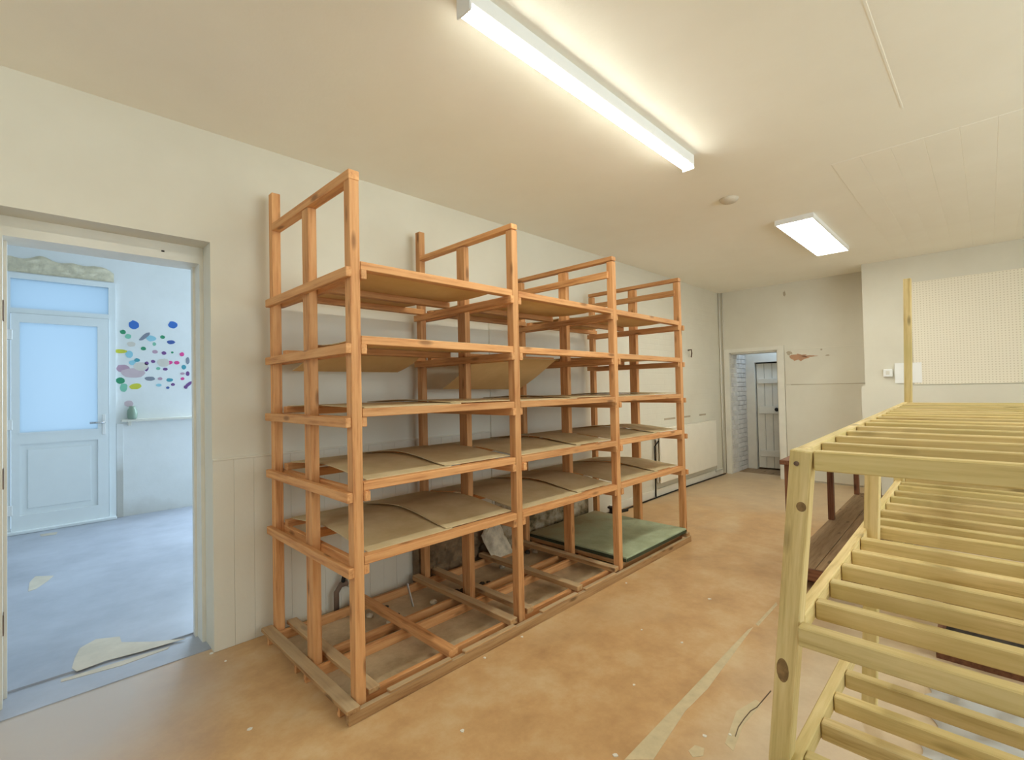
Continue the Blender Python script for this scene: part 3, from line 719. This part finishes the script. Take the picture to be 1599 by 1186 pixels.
LEVN = ['lowest shelf', 'second shelf from the bottom', 'middle shelf', 'second shelf from the top', 'top shelf']
BAYN = ['near', 'middle', 'far']
def hump(zb, amp, lift=0.0, p=1.0, tilt=0.0, curl=0.0):
    def f(u, v_):
        s = math.sin(math.pi*min(1, max(0, v_)))
        return zb + 0.0006 + lift + amp*(s**1.5) + tilt*u + curl*max(0.0, 1-u*5)**2*(0.25+s)
    return f
rs = random.Random(9)
for b in range(3):
    X0 = FX[b]+PW/2; X1 = FX[b+1]-PW/2
    for L in (0, 1):
        zb = LV[L]+BT; amp = (0.034 if L == 0 else 0.028) if b < 2 else 0.03
        xm = X0 + (0.52 if b == 0 else 0.60)*(X1-X0)
        sheet(X0+(.035 if b == 0 else .012), xm+.02, YF0+.038, YR0-.01, hump(zb, amp), 'left hardboard sheet on the %s of the %s bay' % (LEVN[L], BAYN[b]))
        sheet(xm-.02, X1+(-.02 if b == 2 else -.004), YF0+.045, YR0-.02, hump(zb, amp, 0.0048, curl=0.011), 'right hardboard sheet on the %s of the %s bay' % (LEVN[L], BAYN[b]))
    zb = LV[2]+BT
    sheet(X0+.02, X0+.56, YF0+.02, YR0-.02, hump(zb, 0.006), 'left hardboard sheet on the %s of the %s bay' % (LEVN[2], BAYN[b]))
    sheet(X0+.50, X1-.01, YF0+.03, YR0-.03, hump(zb, 0.008, 0.0055, curl=0.006), 'right hardboard sheet on the %s of the %s bay' % (LEVN[2], BAYN[b]))
    # top shelf: sagging sheets seen from below
    zb = LV[4]+BT
    def sag(zb=zb, a=0.028):
        return lambda u, v_: zb + 0.001 - a*math.sin(math.pi*v_)*(0.35+0.65*math.sin(math.pi*min(1, 1.15*u)*0.9+.1)) - 0.0*u
    sheet(X0+.06, X1-.05, YF0+.04, YM1+.05, sag(), 'sagging front hardboard sheet on the top shelf of the %s bay' % BAYN[b])
    sheet(X0+.03, X1-.16, YM1+.06, YR0-.02, sag(a=0.012), 'rear hardboard sheet on the top shelf of the %s bay' % BAYN[b])
zb = LV[3]+BT
sheet(FX[0]+.04, FX[1]-.04, YF0+.03, YM1+.04, lambda u, v_: zb+.001-.014*math.sin(math.pi*v_), 'front hardboard sheet on the second shelf from the top of the near bay')
def droop(z0, z1, tw=0.0): return lambda u, v_: z0+(z1-z0)*(v_**1.15)+tw*u*v_ - 0.02*math.sin(math.pi*v_)
sheet(FX[0]+.06, 1.72, YM1+.035, 2.77, droop(zb-.004, 1.478), 'drooping rear hardboard sheet under the second shelf from the top of the near bay')
sheet(FX[1]+.04, FX[2]-.04, YF0+.03, YM0-.02, lambda u, v_: zb+.001-.010*math.sin(math.pi*v_), 'front hardboard sheet on the second shelf from the top of the middle bay')
sheet(2.03, 2.80, YM0-.03, 2.70, droop(zb-.03, 1.362, -.012), 'hardboard sheet hanging steeply down in the middle bay of the shelving')
sheet(FX[2]+.05, FX[3]-.05, YF0+.03, YR0-.02, lambda u, v_: zb+.001-.012*math.sin(math.pi*v_)*(1 if v_ < .5 else .6), 'hardboard sheet on the second shelf from the top of the far bay')

# green chipboard panel in the far bay
gb = root('green_board', (3.52, 2.35, 0.084), 'pale green chipboard panel lying at the base of the far bay', 'board')
put('panel', boxmesh(0.960, 0.95, 0.022, 'green', 0.002), 'green', T(3.525, 2.365, 0.110), gb)
beam('edge_strip', (3.045, 1.888, 0.098), (4.004, 1.888, 0.098), 0.006, 0.024, 'greenedge', gb)
beam('edge_strip', (3.040, 1.89, 0.098), (3.040, 2.84, 0.098), 0.006, 0.024, 'greenedge', gb)
box('support_batten', 3.15, 3.95, 2.0, 2.04, 0.0825, 0.0985, 'dusty', gb)
box('support_batten', 3.15, 3.95, 2.62, 2.66, 0.0825, 0.0985, 'dusty', gb)

# bits lying at the foot of the wall behind the shelving
jk = root('old_tap_fitting', (1.42, 2.86, 0.0), 'rusty old pipe fitting against the wall in the near bay base', 'pipe')
tube('pipe', [(1.33, 2.87, 0.005), (1.33, 2.87, 0.13), (1.36, 2.87, 0.17), (1.50, 2.86, 0.17)], 0.017, 'rust', jk)
tube('branch', [(1.37, 2.87, 0.17), (1.39, 2.87, 0.25), (1.43, 2.87, 0.28)], 0.013, 'black', jk)
lathe('coupling', [(0.026, 0), (0.03, 0.01), (0.03, 0.05), (0.026, 0.06)], 'rubblelight', T(1.40, 2.865, 0.17) @ Matrix.Rotation(math.pi/2, 4, 'Y'), jk)
sl = beam('metal_strip', (1.70, 2.60, 0.004), (1.695, 2.655, 0.135), 0.018, 0.004, 'steel', None, 0.0005)
tag(sl, 'thin grey metal strip leaning in the near bay base', 'metal strip')
pf = sheet(2.50, 2.72, 2.72, 2.86, lambda u, v_: 0.055+0.26*v_*(0.35+0.75*math.sin(2.4*u+.3))+0.05*v_*mnoise.noise(Vector((u*5, v_*5, 8))), 'crumpled plaster scrap leaning on the wall in the middle bay base', cat='scrap')
pf.name = 'plaster_scrap'; pf.data.materials.clear(); pf.data.materials.append(M['rubblelight']); del pf['group']
rnd2 = random.Random(21)
for i in range(16):
    x = rnd2.uniform(1.15, 2.95); y = rnd2.uniform(2.5, 2.76)
    o = rock('rubble_lump', (x, y, 0.012), rnd2.uniform(.012, .026), 'darkgrey' if i % 3 else 'rubblelight', None, i+90, (1, 1, .7))
    tag(o, 'small lump of rubble on the floor inside the shelving base', 'rubble', 'rubble lumps in the shelving base')

# ------------------------------------------------------------------ pine slatted rack on the right
PKX, PKY, PKZ = 1.335, 0.356, 1.185
pr_ = root('slatted_rack', (3.1, 0.0, 0), 'pale treated-pine slatted rack standing on the right', 'rack')
S = 0.048; WID = 1.10; XE = 4.86; RW_ = 0.030
def pbeam(name, a, b, wd, ht): return beam(name, a, b, wd, ht, 'pine', pr_, 0.003)
LEVP = [(1.185, XE, 0.356, 0.037, [1.36+0.0, 1.555] + [1.77+0.214*i for i in range(15)]),
        (0.765, XE-.03, 0.376, 0.0155, [1.325+0.178*i for i in range(20)]),
        (0.410, 2.15, 0.389, 0.0, [1.235, 1.395, 1.565, 1.717, 1.88])]
# (x, y of the outer face at the top, lean of the foot, top)
for i, (x, yt, ln, zt) in enumerate([(PKX, 0.356, 0.108, PKZ), (2.36, 0.358, 0.045, PKZ-.05), (3.62, 0.405, 0.04, PKZ-.05), (4.80, 0.47, 0.03, PKZ-.05)]):
    lg = pbeam('leg', (x+S/2, yt-S/2+ln, 0.0), (x+S/2, yt-S/2, zt), S, S)
    if i == 0: leg0 = lg
    pbeam('leg', (x+S/2, 0.356-WID+S/2-ln*.5+(.04 if i in (1, 2) else 0), 0.0), (x+S/2, 0.356-WID+S/2+(.04 if i in (1, 2) else 0), zt), S, S)
pbeam('tall_post', (XE+.024, 0.462, 0.78), (XE+.024, 0.432, 2.155), S, S)
for li, (zt, xe, yo, sl_, xs_) in enumerate(LEVP):
    yy = lambda x: yo + sl_*(x-PKX)
    x0 = PKX+S+.002 if li < 2 else 1.10
    pbeam('long_rail', (x0, yy(x0)-RW_/2, zt-.024), (xe, yy(xe)-RW_/2, zt-.024), RW_, 0.048)
    pbeam('long_rail', (x0, yo-WID+RW_/2, zt-.024), (xe, yo-WID+RW_/2, zt-.024), RW_, 0.048)
    for i, xx in enumerate(xs_):
        if xx > xe-.02: break
        jx = rnd.uniform(-.005, .005) if i else 0.0
        for lx in (2.36, 3.62):
            if abs(xx+jx-(lx+S/2)) < S+.003: jx += (S+.003)-abs(xx+jx-(lx+S/2)) if xx+jx >= lx+S/2 else -((S+.003)-abs(xx+jx-(lx+S/2)))
        ya = yy(xx)-RW_-.0015 if (i or li == 2) else 0.356-S-.001+(0 if li == 0 else .037)
        pbeam('slat', (xx+jx, ya, zt-.0235), (xx+jx+rnd.uniform(-.008, .004), yo-WID+RW_+.002, zt-.0235), 0.038, 0.047)
M['knot'] = plain('dark_wood_knot', srgb(146, 116, 76), 0.7, var=0.25, scale=60)
for px, py, rx, rz in ((1251, 791, .011, .012), (1222, 1046, .014, .030)):
    d = _fw + _r2*((px-799.5)/FPX) - _u2*((py-593)/FPX); t = (PKX-.0003)/d.x
    yk, zk = d.y*t, CAMH+d.z*t
    pts = [(math.cos(2*math.pi*q/16)*rx, math.sin(2*math.pi*q/16)*rz) for q in range(16)]
    frommesh('knot', [(0, a, b) for a, b in pts]+[(.002, a, b) for a, b in pts], [tuple(range(15, -1, -1)), tuple(range(16, 32))]+[(q, (q+1) % 16, 16+(q+1) % 16, 16+q) for q in range(16)], 'knot', T(PKX-.0004, yk, zk), leg0)
lathe('screw_head', [(0.001, 0), (0.006, 0.0006), (0.006, 0.0016)], 'rust', T(PKX-.001, PKY-.014, PKZ-.032) @ Matrix.Rotation(-math.pi/2, 4, 'Y'), leg0, 12)

# things under the rack
ps_v, ps_f = [], []
nx, ny = 26, 26
for j in range(ny+1):
    for i in range(nx+1):
        u, t = i/nx, j/ny
        x = 2.25+u*0.65+0.16*mnoise.noise(Vector((t*4, 0, 1))); y = -0.62+t*0.84+0.16*mnoise.noise(Vector((u*4, 3, 1)))
        h = 0.012+0.06*abs(mnoise.noise(Vector((x*7, y*7, 2.0))))+0.035*abs(mnoise.noise(Vector((x*19, y*19, 5))))
        ed = min(u, 1-u, t, 1-t); h *= min(1, ed*8); ps_v.append((x-2.5, y+.2, h+0.003))
for j in range(ny):
    for i in range(nx):
        a = j*(nx+1)+i; ps_f.append((a, a+1, a+nx+2, a+nx+1))
po = frommesh('polythene_sheet', ps_v, ps_f, 'poly', T(2.5, -.2, 0), None, True)
tag(po, 'crumpled clear polythene sheet on the floor under the pine rack', 'plastic sheet')
bxo = root('dark_tray', (3.45, -0.3, 0), 'dark low wooden tray on the floor under the pine rack', 'tray')
boxes('tray_sides', [(3.12, 3.8, -.62, -.60, 0, .10), (3.12, 3.8, .20, .22, 0, .10), (3.12, 3.14, -.60, .20, 0, .10), (3.78, 3.8, -.60, .20, 0, .10)], 'dark', bxo, origin=(3.45, -.25, 0.05))
box('tray_bottom', 3.14, 3.78, -.60, .20, 0.004, .016, 'darkgrey', bxo)

# ------------------------------------------------------------------ dark bench behind the rack
tb = root('dark_bench', (5.0, 0.85, 0), 'long dark-brown bench with a low board shelf behind the pine rack', 'bench')
for x, y in ((3.64, 1.010), (4.97, 1.040), (6.27, 1.065)):
    beam('leg', (x+.03, y-.022, 0.145), (x+.03, y-.022, 0.80), 0.045, 0.05, 'dark', tb)
    beam('leg', (x+.03, y-.022-.48, 0.145), (x+.03, y-.022-.48, 0.80), 0.045, 0.05, 'dark', tb)
for i in range(3):
    beam('shelf_plank', (3.60, 0.925-i*.178, 0.132), (6.40, 0.98-i*.178, 0.132), 0.174, 0.024, 'boardbrown', tb)
beam('shelf_edge', (3.59, 1.02, 0.105), (3.59, 0.48, 0.105), 0.02, 0.075, 'dark', tb)
for x in (3.75, 5.0, 6.25): box('shelf_bearer', x, x+.06, 0.55, 1.0, 0.0, 0.12, 'dark', tb)
for i in range(3):
    beam('top_plank', (3.60, 0.945-i*.165, 0.818), (6.42, 1.005-i*.165, 0.818), 0.162, 0.03, 'dark', tb)

# ------------------------------------------------------------------ on the breast: pegboard, socket, paper
pg = box('pegboard', 7.082, 7.0995, -1.9, 0.60, 1.31, 2.47, 'peg', None, 0.002)
tag(pg, 'cream perforated pegboard panel fixed to the back wall', 'pegboard')
sw = root('wall_switch', (7.095, 0.84, 1.45), 'white surface-mounted switch box left of the tall pine post', 'switch')
box('back_box', 7.06, 7.0995, 0.79, 0.875, 1.405, 1.495, 'white', sw, 0.006)
box('rocker', 7.054, 7.0595, 0.815, 0.85, 1.43, 1.475, 'trim', sw, 0.002)
nt = box('paper_notice', 7.0785, 7.0815, 0.53, 0.77, 1.33, 1.56, 'white', None, 0.0)
tag(nt, 'plain white sheet of paper pinned behind the tall pine post', 'paper')

# ------------------------------------------------------------------ main floor details
s1 = [floorpt(*p) for p in [(975, 1186), (1168, 983), (1176, 979), (1105, 1075), (1070, 1110), (1020, 1186)]]
slab('bare_strip', s1, -0.001, 0.0016, 'strip', floor)
slab('bare_strip', [floorpt(*p) for p in [(1180, 974), (1212, 940), (1214, 944), (1184, 977)]], -0.001, 0.0014, 'strip', floor)
def crack(pts, wd=0.004):
    pts = [floorpt(*p) for p in pts]; a = [(x-wd/2, y-wd/2) for x, y in pts]; b = [(x+wd/2, y+wd/2) for x, y in reversed(pts)]
    slab('floor_crack', a+b, -0.001, 0.0012, 'crack', floor)
crack([(1148, 1150), (1153, 1135), (1162, 1122), (1172, 1110), (1182, 1104), (1192, 1092), (1204, 1078)])
slab('bare_patch', [floorpt(*p) for p in [(1075, 1172), (1085, 1163), (1100, 1168), (1098, 1180), (1082, 1182)]], -0.001, 0.0014, 'strip', floor)
slab('bare_patch', [floorpt(*p) for p in [(1132, 1160), (1150, 1110), (1180, 1092), (1190, 1098), (1160, 1132), (1145, 1172)]], -0.001, 0.0009, 'strip', floor)
for i, (px, py, r) in enumerate([(390, 1138, .010), (1108, 935, .013), (1065, 1003, .008), (1100, 1149, .010), (990, 1069, .007), (757, 1027, .008), (815, 994, .008), (722, 1141, .012), (1002, 983, .006), (978, 910, .008), (961, 1179, .01), (1140, 1147, .007), (330, 1020, .012), (352, 1032, .008)]):
    x, y = floorpt(px, py)
    random.seed(i)
    pts = [(x+r*math.cos(t*1.05)*random.uniform(.6, 1.2), y+r*math.sin(t*1.05)*random.uniform(.6, 1.2)) for t in range(6)]
    o = slab('paint_flake', pts, 0.0002, 0.003, 'trim')
    tag(o, 'tiny white paint flake lying loose on the worn ochre floor', 'paint flake', 'paint flakes on the ochre floor')
